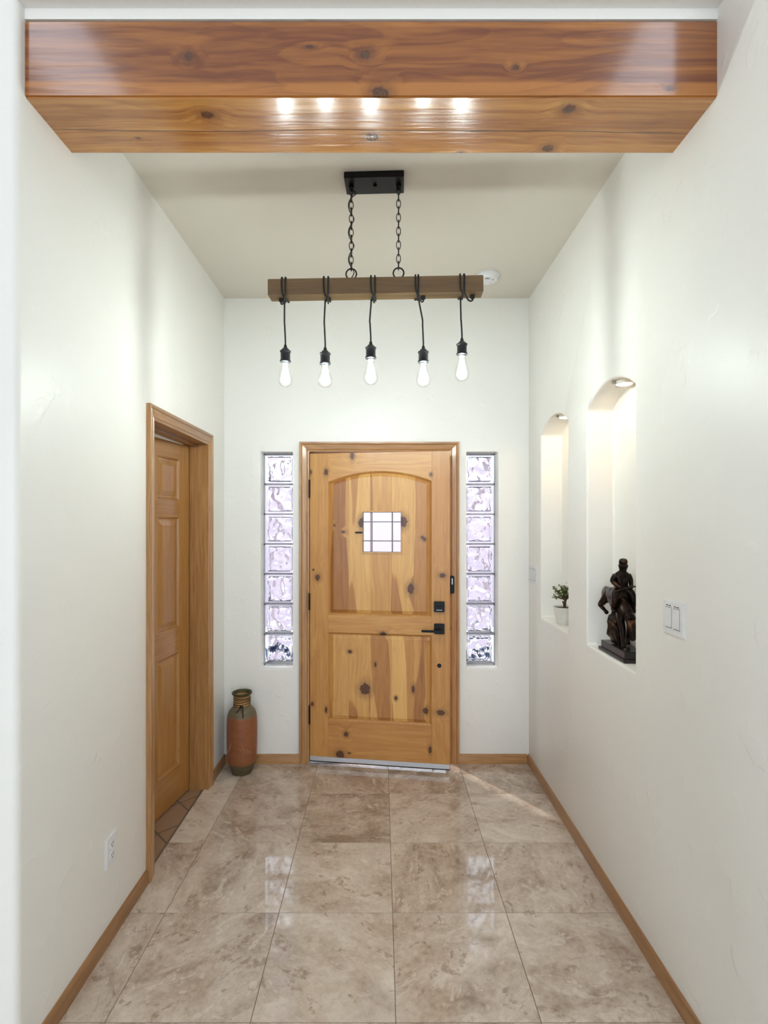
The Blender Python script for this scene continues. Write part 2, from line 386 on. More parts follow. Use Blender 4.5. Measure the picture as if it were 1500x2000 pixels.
struct(from_bm('wall_header', bm, M_wall, None, 35, 0.031, 6), 'white wall strip above the big wooden beam', 'wall')
struct(box('wall_front_left', M_wall, None, -5.0, XL-0.10, YF+0.0005, 1.62, -0.02, 3.05), 'white wall face beside the hall opening', 'wall')
struct(box('wall_front_right', M_wall, None, 1.10, 5.0, 1.27, 1.45, -0.02, 4.30), 'white living room wall on the right-hand side', 'wall')
# the living room behind the camera: side walls, ceiling, rear wall with two tall window openings
struct(box('wall_room_west', M_wall, None, -5.15, -5.0, -7.2, 1.62, -0.02, 4.30), 'white side wall of the living room', 'wall')
struct(box('wall_room_east', M_wall, None, 5.0, 5.15, -7.2, 1.45, -0.02, 4.30), 'white far side wall of the living room', 'wall')
struct(carve('ceiling_room', bmbox(-5.15, 5.15, -7.2, 1.85, 4.30, 4.42), [bmbox(-2.13, -1.63, -0.55, 0.45, 4.2, 4.5), bmbox(1.43, 1.93, -0.55, 0.45, 4.2, 4.5)], M_wall), 'white high living room ceiling with two added skylight openings', 'ceiling')
wrr = carve('wall_rear', bmbox(-5.15, 5.15, -7.2, -7.05, -0.02, 4.30), [bmbox(-4.8, -0.3, -7.4, -6.9, 0.2, 4.0), bmbox(0.3, 4.8, -7.4, -6.9, 0.2, 4.0)], M_wall, 0.0)
struct(wrr, 'white rear wall of the living room with two window openings', 'wall')
# side room shell
struct(box('wall_side_room', M_wall, None, -2.8, -2.68, 1.62, 3.72, -0.02, 2.6), 'white wall of the room behind the side door', 'wall')
struct(box('wall_side_room_back', M_wall, None, -2.8, XL-0.14, 3.60, 3.72, -0.02, 2.6), 'white end wall of the room behind the side door', 'wall')
struct(box('ceiling_side_room', M_wall, None, -2.8, XL-0.14, 1.62, 3.72, 2.45, 2.6), 'white ceiling of the room behind the side door', 'ceiling')
ld = bpy.data.lights.new('side_room_fill', 'AREA'); ld.size = 0.4; ld.energy = 5; ld.color = (1, 0.95, 0.88)  # added fill light without a fixture, brightens the sliver above the side door
lo = bpy.data.objects.new('side_room_fill', ld); COL.objects.link(lo); lo.location = (-2.0, 2.6, 2.43)

# ------------------------------------------------------------------ baseboards
def baseboard(name, label, runs):
    root = empty(name); struct(root, label, 'baseboard')
    for (axis, wall, a, b_, sgn, mat) in runs:             # wall face coordinate, run from a to b, sgn = into the room
        prof = [(0, 0), (0.013, 0), (0.013, 0.030), (0.011, 0.040), (0.0105, 0.050), (0.006, 0.058), (0, 0.060)]
        def fn(u, v, k, axis=axis, wall=wall, a=a, b_=b_, sgn=sgn):
            run = a if k == 0 else b_
            return (run, wall+sgn*u, v) if axis == 'x' else (wall+sgn*u, run, v)
        prism('baseboard_length', mat, root, prof, fn, smooth=20)
    return root
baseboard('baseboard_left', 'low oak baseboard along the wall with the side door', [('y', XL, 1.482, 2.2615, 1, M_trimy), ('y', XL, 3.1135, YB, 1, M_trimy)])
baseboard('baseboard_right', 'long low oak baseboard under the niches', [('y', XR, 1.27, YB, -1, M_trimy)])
baseboard('baseboard_back', 'short oak baseboards either side of the front door', [('x', YB, XL+0.0135, -0.5315, -1, M_trimx), ('x', YB, 0.5095, XR-0.0135, -1, M_trimx)])

# ------------------------------------------------------------------ ceiling beam
BX0, BX1, BY0, BY1, BZ0, BZ1 = XL-0.03, XR+0.03, 1.492, 1.722, 2.800, 3.020
bcx, bcy, bcz = (BX0+BX1)/2, (BY0+BY1)/2, (BZ0+BZ1)/2
def bf(px, py): return ((px-744)/679.0-bcx, 1.575-(py-1020)/679.0-bcz)                      # front face pixel -> local x, z
def bu(px, py): Y = FPX*(BZ0-HCAM)/(1020-py); return ((px-744)/FPX*Y-bcx, Y-bcy)            # underside pixel -> local x, y
fk = [bf(368, 110)+(0.014, 0.013), bf(712, 106)+(0.017, 0.013), bf(1007, 131)+(0.009, 0.007), bf(742, 181)+(0.026, 0.018), bf(604, 90)+(0.014, 0.005), bf(1308, 172)+(0.010, 0.006)]
M_beam_f = wood('beam_pine_face', (84, 36, 10), (120, 60, 20), (176, 110, 46), 'x', 0.24, fk, 'xz', fine=42, streak=3.2, coat=1.0,
                bands=[('z', -0.062, -0.072, 0.30), ('z', 0.085, 0.10, 0.22)], bumpk=0.55)
uk = [bu(405, 225)+(0.020, 0.014), bu(1111, 213)+(0.020, 0.016), bu(726, 268)+(0.022, 0.016), bu(1070, 290)+(0.018, 0.015), bu(900, 299)+(0.008, 0.006), bu(270, 270)+(0.007, 0.004)]
M_beam_u = wood('beam_pine_underside', (106, 56, 22), (150, 93, 42), (192, 135, 70), 'x', 0.24, uk, 'xy', fine=50, streak=3.6, coat=0.5,
                bands=[('y', -0.06, -0.075, 0.22), ('y', 0.07, 0.085, 0.22)], cracks=[(-1.05, 0.45, 0.012, 0.045, 0.0019), (0.20, 1.05, 0.020, 0.045, 0.0021)], bumpk=0.4)
bm = bmesh.new(); add_box(bm, BX0-bcx, BX1-bcx, BY0-bcy, BY1-bcy, BZ0-bcz, BZ1-bcz)
beam = from_bm('ceiling_beam', bm, M_beam_f, None, 35, 0.004, 2)
beam.data.materials.append(M_beam_u)
for p in beam.data.polygons:
    if p.normal.z < -0.6: p.material_index = 1
beam.location = (bcx, bcy, bcz)
tag(beam, 'thick varnished knotty pine beam spanning the hall opening under the white wall strip', 'beam', kind='structure')

# ------------------------------------------------------------------ door casings (trim_1 front door, trim_2 side door)
PROF = [(0.0, 0.0), (0.0, 0.009), (0.010, 0.011), (0.014, 0.008), (0.018, 0.012), (0.044, 0.017), (0.048, 0.014), (0.052, 0.019), (0.064, 0.019), (0.064, 0.0)]
def casing(root, a0, a1, ztop, fn, mats):                 # legs and head mitred at 45 degrees; fn(a, z, out)
    def leg(a, sgn):
        bm = bmesh.new(); lo = [bm.verts.new(fn(a+sgn*w, 0.0, t)) for w, t in PROF]; hi = [bm.verts.new(fn(a+sgn*w, ztop+w, t)) for w, t in PROF]
        n = len(PROF); bm.faces.new(lo); bm.faces.new(hi)
        for i in range(n): bm.faces.new((lo[i], lo[(i+1) % n], hi[(i+1) % n], hi[i]))
        from_bm('side_casing', bm, mats[0], root, 25)
    leg(a0, -1); leg(a1, 1)
    bm = bmesh.new(); lo = [bm.verts.new(fn(a0-w, ztop+w, t)) for w, t in PROF]; hi = [bm.verts.new(fn(a1+w, ztop+w, t)) for w, t in PROF]
    n = len(PROF); bm.faces.new(lo); bm.faces.new(hi)
    for i in range(n): bm.faces.new((lo[i], lo[(i+1) % n], hi[(i+1) % n], hi[i]))
    from_bm('head_casing', bm, mats[1], root, 25)
tr1 = empty('trim_1', (0, YB, 0)); struct(tr1, 'stepped fir casing framing the knotty front door', 'door frame')
casing(tr1, D1X0, D1X1, D1Z, lambda a, z, t: (a, -t, z), (M_trim, M_trimx))
box('jamb', M_trim, tr1, D1X0-0.02, D1X0, 0, 0.19, 0, D1Z); box('jamb', M_trim, tr1, D1X1, D1X1+0.02, 0, 0.19, 0, D1Z)
box('head_jamb', M_trimx, tr1, D1X0-0.02, D1X1+0.02, 0, 0.19, D1Z, D1Z+0.02)
box('door_stop', M_trim, tr1, D1X0, D1X0+0.03, 0.046, 0.09, 0, D1Z-0.012); box('door_stop', M_trim, tr1, D1X1-0.012, D1X1, 0.05, 0.09, 0, D1Z-0.012); box('door_stop', M_trimx, tr1, D1X0, D1X1, 0.055, 0.09, D1Z-0.012, D1Z)
box('threshold', M_alu, tr1, D1X0, D1X1, 0.0, 0.19, 0.0, 0.012, 0.003)
# strike / sensor box on the right leg of the casing, small screw mark below
sx = 0.459
kp = box('latch_keeper', M_black, tr1, sx-0.017, sx+0.017, -0.034, -0.012, 1.575-127/298.5-0.037+0.0, 1.575-104/298.5, 0.004)
box('keeper_slot', M_alu, kp, sx+0.000, sx+0.006, -0.0355, -0.030, 1.172, 1.212, 0.001)
lathe('screw_hole', M_shadowgap, tr1, [(0.0045, -0.0115), (0.0045, -0.005)], 10, (D1X1+0.006, 0, 1.575-207/298.5), 'y')
tr2 = empty('trim_2', (XL, 0, 0)); struct(tr2, 'stepped fir casing framing the narrow side door', 'door frame')
casing(tr2, D2Y0, D2Y1, D2Z, lambda a, z, t: (t, a, z), (M_trim, M_trimy))
box('jamb', M_trim, tr2, -0.14, 0, D2Y0-0.02, D2Y0, 0, D2Z); box('jamb', M_trim, tr2, -0.14, 0, D2Y1, D2Y1+0.02, 0, D2Z)
box('head_jamb', M_trimy, tr2, -0.14, 0, D2Y0-0.02, D2Y1+0.02, D2Z, D2Z+0.02)
box('door_stop', M_trim, tr2, -0.098, -0.062, D2Y1-0.011, D2Y1, 0, D2Z-0.011, 0.002); box('door_stop', M_trim, tr2, -0.098, -0.062, D2Y0, D2Y0+0.011, 0, D2Z-0.011)
box('door_stop', M_trimy, tr2, -0.098, -0.062, D2Y0, D2Y1, D2Z-0.011, D2Z, 0.002)

# ------------------------------------------------------------------ front door (door_1), hinged at its left edge and ajar
TH1 = math.radians(8.0); HX, HY = -0.463, 3.378; DW, DZ0, DZ1, DT = 0.905, 0.022, 2.022, 0.044
def dpx(x, y):                                            # pixel on the door's inner face -> local u, z
    r = (x-CX)/FPX; c, s_ = math.cos(TH1), math.sin(TH1); u = (HY*r-HX)/(c+r*s_); Y = HY-u*s_
    return (u, HCAM-(y-CY)/FPX*Y)
door1 = empty('door_1', (HX, HY, 0), -TH1); struct(door1, 'knotty pine front door with arched panel and small leaded window', 'door')
kl = []
for (x, y, rx, ry) in [(688, 890, 4, 8), (637, 922, 4, 6), (607, 922, 2, 4), (670, 1039, 4, 3), (653, 1026, 2, 3), (620, 1128, 5, 6), (706, 1021, 6, 10), (788, 1019, 7, 11),
                       (802, 1150, 6.5, 10), (864, 1124, 6, 4.5), (842, 927, 3, 4), (825, 1050, 3.5, 3), (829, 1054, 3, 4), (713, 1346, 10, 11), (683, 1273, 4, 3.5), (733, 1298, 2.5, 4),
                       (773, 1364, 3, 4), (831, 1389, 5, 6), (861, 1392, 8, 5), (676, 1434, 4.5, 5), (664, 1474, 8.5, 8), (682, 1471, 3, 2), (748, 1238, 7, 4), (610, 1375, 3, 4), (637, 1386, 2.5, 6), (807, 1346, 3, 7), (840, 1465, 3, 7), (612, 1113, 2, 2)]:
    u, z = dpx(x, y); kl.append((u, z, rx/300.0, ry/300.0))
PD, PM, PL = (148, 92, 44), (188, 132, 70), (224, 176, 104)
M_dv = wood('knotty_pine_upright', PD, PM, PL, 'z', 0.34, kl, 'xz', fine=60, streak=5.0, tint=True, coat=0.12, contrast=0.55)
M_dh = wood('knotty_pine_level', PD, PM, PL, 'x', 0.34, kl, 'xz', fine=60, streak=5.0, tint=True, coat=0.12, contrast=0.55)
M_dp = wood('knotty_pine_stave', PD, PM, PL, 'z', 0.34, kl, 'xz', fine=60, streak=4.0, tint=True, coat=0.12, contrast=0.5, heart=0.42, rand=True)
uL, uR = dpx(641, 1100)[0], dpx(843, 1100)[0]; uM = (uL+uR)/2
zUb = dpx(742, 1203)[1]; zLt = dpx(742, 1238)[1]; zLb = dpx(742, 1412)[1]; zSp = dpx(641, 941)[1]; zPk = dpx(742, 920)[1]
def zarch(u):
    hw = (uR-uL)/2; rise = zPk-zSp; R = (hw*hw+rise*rise)/(2*rise); return zPk-R+math.sqrt(max(R*R-(u-uM)**2, 0))
def dpart(name, mat, poly, tone, bevel=0.0012):
    o = prism(name, mat, door1, poly, lambda u, v, k: (u, DT*k, v), bevel, 1); o.color = (1, 1, 1, tone); return o
dpart('stile', M_dv, [(0, DZ0), (uL, DZ0), (uL, DZ1), (0, DZ1)], 0.54)
dpart('stile', M_dv, [(uR, DZ0), (DW, DZ0), (DW, DZ1), (uR, DZ1)], 0.50)
arc = [(uR-(uR-uL)*k/24, zarch(uR-(uR-uL)*k/24)) for k in range(25)]
o = dpart('arched_top_rail', M_dh, [(uL, DZ1), (uR, DZ1)]+arc, 0.56, 0)
dpart('lock_rail', M_dh, [(uL, zLt), (uR, zLt), (uR, zUb), (uL, zUb)], 0.54)
dpart('bottom_rail', M_dh, [(uL, DZ0), (uR, DZ0), (uR, zLb), (uL, zLb)], 0.46)
# sloped sticking round each panel
def sticking(loop_out, loop_in):
    bm = bmesh.new(); rows = [[bm.verts.new((u, y, z)) for u, z in lp] for lp, y in ((loop_out, 0.0005), ([(a[0]*0.5+b_[0]*0.5, a[1]*0.5+b_[1]*0.5) for a, b_ in zip(loop_out, loop_in)], 0.004), (loop_in, 0.013), (loop_in, 0.03))]
    n = len(loop_out)
    for a, b_ in zip(rows, rows[1:]):
        for i in range(n): bm.faces.new((a[i], a[(i+1) % n], b_[(i+1) % n], b_[i]))
    o = from_bm('panel_moulding', bm, M_dv, door1, 30); o.color = (1, 1, 1, 0.42)
d = 0.012
up_out = [(uL, zUb), (uR, zUb)]+arc
up_in = [(uL+d, zUb+d), (uR-d, zUb+d)]+[(uM+(u-uM)*(uM-uL-d)/(uM-uL), z-d) for u, z in arc]
sticking(up_out, up_in)
sticking([(uL, zLb), (uR, zLb), (uR, zLt), (uL, zLt)], [(uL+d, zLb+d), (uR-d, zLb+d), (uR-d, zLt-d), (uL+d, zLt-d)])
WU0, WZ1 = dpx(708, 1000); WU1, WZ0 = dpx(783, 1079)
joints = [uL]+[dpx(x, 1100)[0] for x in (681, 723, 765, 808)]+[uR]
def stave(u0, u1, zb, ztop, tone, window=False, first=False, last=False):
    bd = 0.034; us = [u0+(u1-u0)*k/4 for k in range(5)]
    if first: us += [u0+d, u0+bd]
    if last: us += [u1-bd, u1-d]
    if window: us += [w for w in (WU0, WU1) if u0 < w < u1]
    us = sorted(set(round(x, 5) for x in us)); bm = bmesh.new(); gridv = {}
    zfix = [WZ0, WZ1] if window else []
    for iu, u in enumerate(us):
        zt = ztop(u); zs = [zb+0.001, zb+d, zb+bd]+zfix+[zt-bd, zt-d, zt-0.001]
        for iz, z in enumerate(zs):
            e = min(u-uL, uR-u, z-zb, zt-z); y = 0.013 if e <= d+1e-4 else (0.004 if e >= bd-1e-4 else 0.013-0.009*(e-d)/(bd-d))
            gridv[iu, iz] = (bm.verts.new((u, y, z)), bm.verts.new((u, DT-0.008, z)))
    nz = len(zs)
    for iu in range(len(us)-1):
        um = (us[iu]+us[iu+1])/2
        for iz in range(nz-1):
            if window and iz == 3 and WU0 < um < WU1: continue
            for s_ in (0, 1): bm.faces.new([gridv[a][s_] for a in ((iu, iz), (iu+1, iz), (iu+1, iz+1), (iu, iz+1))])
    for iz in range(nz-1):                                 # close the two long edges
        for iu in (0, len(us)-1): bm.faces.new((gridv[iu, iz][0], gridv[iu, iz+1][0], gridv[iu, iz+1][1], gridv[iu, iz][1]))
    o = from_bm('plank', bm, M_dp, door1, 8); o.color = (1, 1, 1, tone)
ut = [0.40, 0.56, 0.36, 0.50, 0.62]; lt = [0.44, 0.46, 0.47, 0.66, 0.36]
for k in range(5):
    stave(joints[k]+0.0003, joints[k+1]-0.0003, zUb, zarch, ut[k], k in (1, 2, 3), k == 0, k == 4)
    stave(joints[k]+0.0003, joints[k+1]-0.0003, zLb, lambda u: zLt, lt[k], False, k == 0, k == 4)
# little leaded window
M_came = plain('lead_came', (112, 112, 108), 0.45, 0.5)
M_pane = thin_glass('clear_pane')
fw = 0.007
bm = bmesh.new()
for (a, b_, c, e) in ((WU0-fw, WU1+fw, WZ1, WZ1+fw), (WU0-fw, WU1+fw, WZ0-fw, WZ0), (WU0-fw, WU0, WZ0, WZ1), (WU1, WU1+fw, WZ0, WZ1)): add_box(bm, a, b_, -0.004, DT-0.004, c, e)
from_bm('window_frame', bm, M_dv, door1, None).color = (1, 1, 1, 0.62)
uu = [WU0, WU0+(WU1-WU0)*0.235, WU0+(WU1-WU0)*0.77, WU1]; zz = [WZ0, WZ0+(WZ1-WZ0)*0.28, WZ0+(WZ1-WZ0)*0.755, WZ1]
for i in range(3):
    for j in range(3):
        box('pane', M_pane, door1, uu[i]+0.002, uu[i+1]-0.002, 0.020, 0.023, zz[j]+0.002, zz[j+1]-0.002)
for x in uu: box('came', M_came, door1, x-0.0032, x+0.0032, 0.015, 0.028, WZ0, WZ1)
for z in zz: box('came', M_came, door1, WU0, WU1, 0.016, 0.027, z-0.0032, z+0.0032)
u, z = dpx(694, 1040); u2 = dpx(708, 1040)[0]
box('window_latch', M_black, door1, u, u2, -0.008, 0.006, z-0.005, z+0.005, 0.001)
for (y0, y1) in ((937, 971), (1158, 1190), (1377, 1412)):
    z0, z1 = HCAM-(y1-CY)/FPX*HY, HCAM-(y0-CY)/FPX*HY
    hg = lathe('hinge', M_black, door1, [(0.0055, z0), (0.0055, z1)], 12, (-0.001, -0.008, 0))
    lathe('hinge_pin', M_black, hg, [(0.0035, z0-0.005), (0.0065, z0-0.003), (0.0065, z0), (0.0055, z0)], 12, (-0.001, -0.008, 0))
u, z = dpx(858, 1184.5)
db = box('deadbolt', M_black, door1, u-0.033, u+0.033, -0.022, 0.001, z-0.033, z+0.033, 0.003)
box('thumb_turn', M_black, db, u-0.020, u+0.020, -0.036, -0.021, z-0.006, z+0.006, 0.002)
box('maker_plate', M_alu, db, u-0.018, u+0.018, -0.0226, -0.0216, z-0.021, z-0.018)
u, z = dpx(858, 1228)
lv = box('lever_plate', M_black, door1, u-0.033, u+0.033, -0.012, 0.001, z-0.033, z+0.033, 0.003)
u3 = dpx(824, 1231)[0]
lathe('lever_neck', M_black, lv, [(0.012, -0.052), (0.012, -0.011)], 16, (u, 0, z-0.006), 'y')
box('lever_handle', M_black, lv, u3, u+0.012, -0.062, -0.048, z-0.014, z+0.000, 0.003)
u, z = dpx(858, 1300)
lathe('bore_cap', M_black, door1, [(0.0125, -0.003), (0.0135, -0.002), (0.0135, 0.001)], 20, (u, 0, z), 'y')
sw = box('door_sweep', M_alu, door1, 0.002, DW-0.002, -0.006, 0.0, DZ0+0.004, DZ0+0.032, 0.001)
box('sweep_seal', M_shadowgap, sw, 0.002, DW-0.002, -0.005, -0.001, DZ0-0.003, DZ0+0.004)

# ------------------------------------------------------------------ glass block sidelights (window_1, window_2)
b = NB('glass_block_glass'); co = b.n('TexCoord').outputs['Object']; info = b.n('ObjectInfo')
pr = b.n('BsdfGlass', {'Color': (0.97, 0.98, 1.0, 1), 'Roughness': 0.0, 'IOR': 1.45}); b.t.links.new(pr.outputs[0], b.out.inputs[0]); M_gb = b.m
M_mortar = plain('block_mortar', (188, 188, 190), 0.8)
def block_mesh(seed):
    w, h, t = 0.186, 0.193, 0.085; bm = bmesh.new(); n = 40; faces = []
    for side, y in ((0, 0.0), (1, t)):
        gv = {}
        for i in range(n+1):
            for j in range(n+1):
                fx, fz = i/n-0.5, j/n-0.5; e = min(0.5-abs(fx), 0.5-abs(fz)); rim = 0.075
                px, pz = fx*w, fz*h
                if e > rim:
                    k = min(1, (e-rim)/0.06); q = Vector((fx*2.6+seed*3.1+side*9.7, fz*2.6+seed*1.7, seed*0.9))
                    amp = 0.015*k*mnoise.noise(q)+0.006*k*mnoise.noise(q*2.3)
                    dy = 0.006*min(1, (e-rim)/0.02)*0+amp
                    k2 = min(1, (e-rim)/0.02); yy = y+(0.009*k2 if side == 0 else -0.009*k2)+dy
                else: yy = y
                gv[i, j] = bm.verts.new((px, yy, pz))
        faces.append(gv)
        for i in range(n):
            for j in range(n): bm.faces.new((gv[i, j], gv[i+1, j], gv[i+1, j+1], gv[i, j+1]))
    edge = [(i, 0) for i in range(n)]+[(n, j) for j in range(n)]+[(n-i, n) for i in range(n)]+[(0, n-j) for j in range(n)]
    a, c = faces
    for k in range(len(edge)):
        p, q = edge[k], edge[(k+1) % len(edge)]; bm.faces.new((a[p], a[q], c[q], c[p]))
    bmesh.ops.recalc_face_normals(bm, faces=bm.faces)
    me = bpy.data.meshes.new('glass_block'); bm.to_mesh(me); bm.free(); me.materials.append(M_gb)
    for p in me.polygons: p.use_smooth = True
    me.set_sharp_from_angle(angle=math.radians(50)); return me
bmeshes = [block_mesh(s_) for s_ in range(4)]
for wi, (a, b_) in enumerate(SL):
    win = empty('window_%d' % (wi+1), ((a+b_)/2, YB+0.085, 0)); 
    struct(win, ['column of seven wavy glass blocks beside the door hinges', 'column of seven wavy glass blocks beside the door handle'][wi], 'window')
    pitch = (SLZ1-SLZ0-0.008)/7; hw = (b_-a)/2
    for k in range(7):
        o = place('glass_block', bmeshes[(k+wi*2) % 4], win, (0, 0, SLZ0+0.004+pitch*(k+0.5)))
    for k in range(8): box('mortar_joint', M_mortar, win, -hw, hw, 0.006, 0.080, SLZ0+0.004+pitch*k-0.0045, SLZ0+0.004+pitch*k+0.0045)
    for s_ in (-1, 1): box('mortar_joint', M_mortar, win, min(s_*hw, s_*0.094), max(s_*hw, s_*0.094), 0.006, 0.080, SLZ0, SLZ1)

# ------------------------------------------------------------------ side door (door_2): six panels, hinged at the far jamb, slightly open
TH2 = math.radians(9.0)
door2 = empty('door_2', (XL-0.100, D2Y1-0.004, 0), -PI/2-TH2); struct(door2, 'six panel honey fir side door standing slightly open', 'door')
SDk = dict(fine=55, streak=4.5, tint=True, coat=0.3, contrast=0.6, rand=True)
M_sv = wood('fir_upright', (126, 82, 38), (164, 114, 58), (192, 144, 82), 'z', 0.30, **SDk)
M_sh = wood('fir_level', (126, 82, 38), (164, 114, 58), (192, 144, 82), 'x', 0.30, **SDk)
SW, ST = 0.712, 0.035                                      # local x from the hinge, y = 0 face to the hall (+y away)
cols = [(0.108, 0.318), (0.394, 0.604)]; rowz = [(0.205, 0.840), (0.982, 1.603), (1.700, 1.930)]
def sbox(name, mat, x0, x1, z0, z1, tone):
    o = box(name, mat, door2, x0, x1, -ST, 0, z0, z1, 0.0012, 1); o.color = (1, 1, 1, tone)
sbox('stile', M_sv, 0.0, cols[0][0], 0.012, 2.020, 0.52); sbox('stile', M_sv, cols[1][1], SW, 0.012, 2.020, 0.5)
for (z0, z1) in ((0.012, rowz[0][0]), (rowz[0][1], rowz[1][0]), (rowz[1][1], rowz[2][0]), (rowz[2][1], 2.020)): sbox('rail', M_sh, cols[0][0], cols[1][1], z0, z1, 0.48)
for (z0, z1) in rowz: sbox('mullion', M_sv, cols[0][1], cols[1][0], z0, z1, 0.5)
for (x0, x1) in cols:
    for (z0, z1) in rowz:
        bm = bmesh.new(); L = []
        for ins, y in ((0.0, -0.0005), (0.005, -0.003), (0.010, -0.011), (0.018, -0.012), (0.045, -0.005)):
            L.append([bm.verts.new(p) for p in ((x0+ins, y, z0+ins), (x1-ins, y, z0+ins), (x1-ins, y, z1-ins), (x0+ins, y, z1-ins))])
        for a, c in zip(L, L[1:]):
            for i in range(4): bm.faces.new((a[i], a[(i+1) % 4], c[(i+1) % 4], c[i]))
        bm.faces.new(L[-1]); bk = [bm.verts.new(p) for p in ((x0, -ST+0.01, z0), (x1, -ST+0.01, z0), (x1, -ST+0.01, z1), (x0, -ST+0.01, z1))]; bm.faces.new(bk[::-1])
        o = from_bm('raised_panel', bm, M_sv, door2, 12); o.color = (1, 1, 1, 0.52)

# ------------------------------------------------------------------ pendant light
pend = empty('pendant_light', (-0.025, 2.211, ZC), math.radians(-2.3))
tag(pend, 'rustic wooden bar pendant with five clear bulbs on wrapped black cords', 'pendant light')
M_bar = wood('stained_bar_wood', (80, 60, 36), (108, 84, 52), (128, 102, 66), 'x', 0.55, fine=60, contrast=0.7)
M_cord = plain('black_cloth_cord', (20, 20, 22), 0.7)
zt, zb = 2.606-ZC, 2.538-ZC; hw = 0.034; BL = 0.454
cn = box('canopy', M_black, pend, -0.128, 0.123, -0.052, 0.062, -0.026, 0.0, 0.002)
box('canopy_screw', M_black, cn, -0.008, 0.008, -0.004, 0.012, -0.034, -0.026, 0.001)
box('bar', M_bar, pend, -BL, BL, -hw, hw, zb, zt, 0.002)
linkme = None
for ci, cx_ in enumerate((-0.102, 0.100)):
    lathe('chain_loop', M_black, pend, [(0.012, -0.026), (0.012, -0.036), (0.006, -0.040), (0.006, -0.052)], 12, (cx_, 0.005, 0))
    a0 = [(cx_+0.0225*math.cos(2*PI*k/20), 0.0, zt+0.030+0.0225*math.sin(2*PI*k/20)) for k in range(20)]
    tube('ring', M_black, pend, a0, 0.0032, 8, True)
    lathe('eye_screw', M_black, pend, [(0.010, zt), (0.010, zt+0.003), (0.004, zt+0.004), (0.004, zt+0.012)], 12, (cx_, 0, 0))
    ztop, zbot = -0.048, zt+0.064; n = 11; pitch = (ztop-zbot)/n
    for k in range(n+1):
        if linkme is None:
            hl = pitch/2+0.0045; pts = []
            for q in range(20):
                t = 2*PI*q/20; pts.append((0.0088*math.cos(t), 0, hl*math.sin(t)))
            bm = bmesh.new(); add_tube(bm, pts, 0.0019, 6, True); tmp = from_bm('chain_link', bm, M_black, pend, 60); linkme = tmp.data; o = tmp
        else: o = place('chain_link', linkme, pend)
        o.location = (cx_, 0.004, ztop-pitch*k); o.rotation_euler = (0, 0, (PI/2 if k % 2 else 0)+(0.35 if ci == 0 else 0.1))
    if ci == 0:                                            # supply wire threaded through the first chain
        pts = []
        for k in range(49):
            t = k/48; z = -0.030+(zt+0.004+0.030)*t; r = 0.012+0.012*(1 if 0.04 < t < 0.16 else 0)*math.sin((t-0.04)/0.12*PI)
            pts.append((cx_+r*math.sin(t*22), -0.004+0.008*math.cos(t*22), z))
        tube('supply_wire', M_cord, pend, pts, 0.0022, 6)
M_bulb = thin_glass('bulb_glass')
M_fil = emit('lit_filament', (0.87, 1.0, 0.955), BULB_STRENGTH)
M_sock = plain('socket_black', (34, 36, 40), 0.38, 0.3)
M_brass = plain('bulb_cap', (190, 190, 185), 0.3, 0.8)
bulbs = [(555, 670, 705, 753, -0.424+0.0, 549, 556, 548), (634, 676, 710, 755, 0, 632, 641, 641), (724, 666, 700, 751, 0, 725, 733, 730), (827, 676, 709, 756, 0, 812, 818, 826), (902, 662, 695, 746, 0, 899, 907, 921)]
def lx(px, Y=2.20): return (px-744)/FPX*Y+0.025
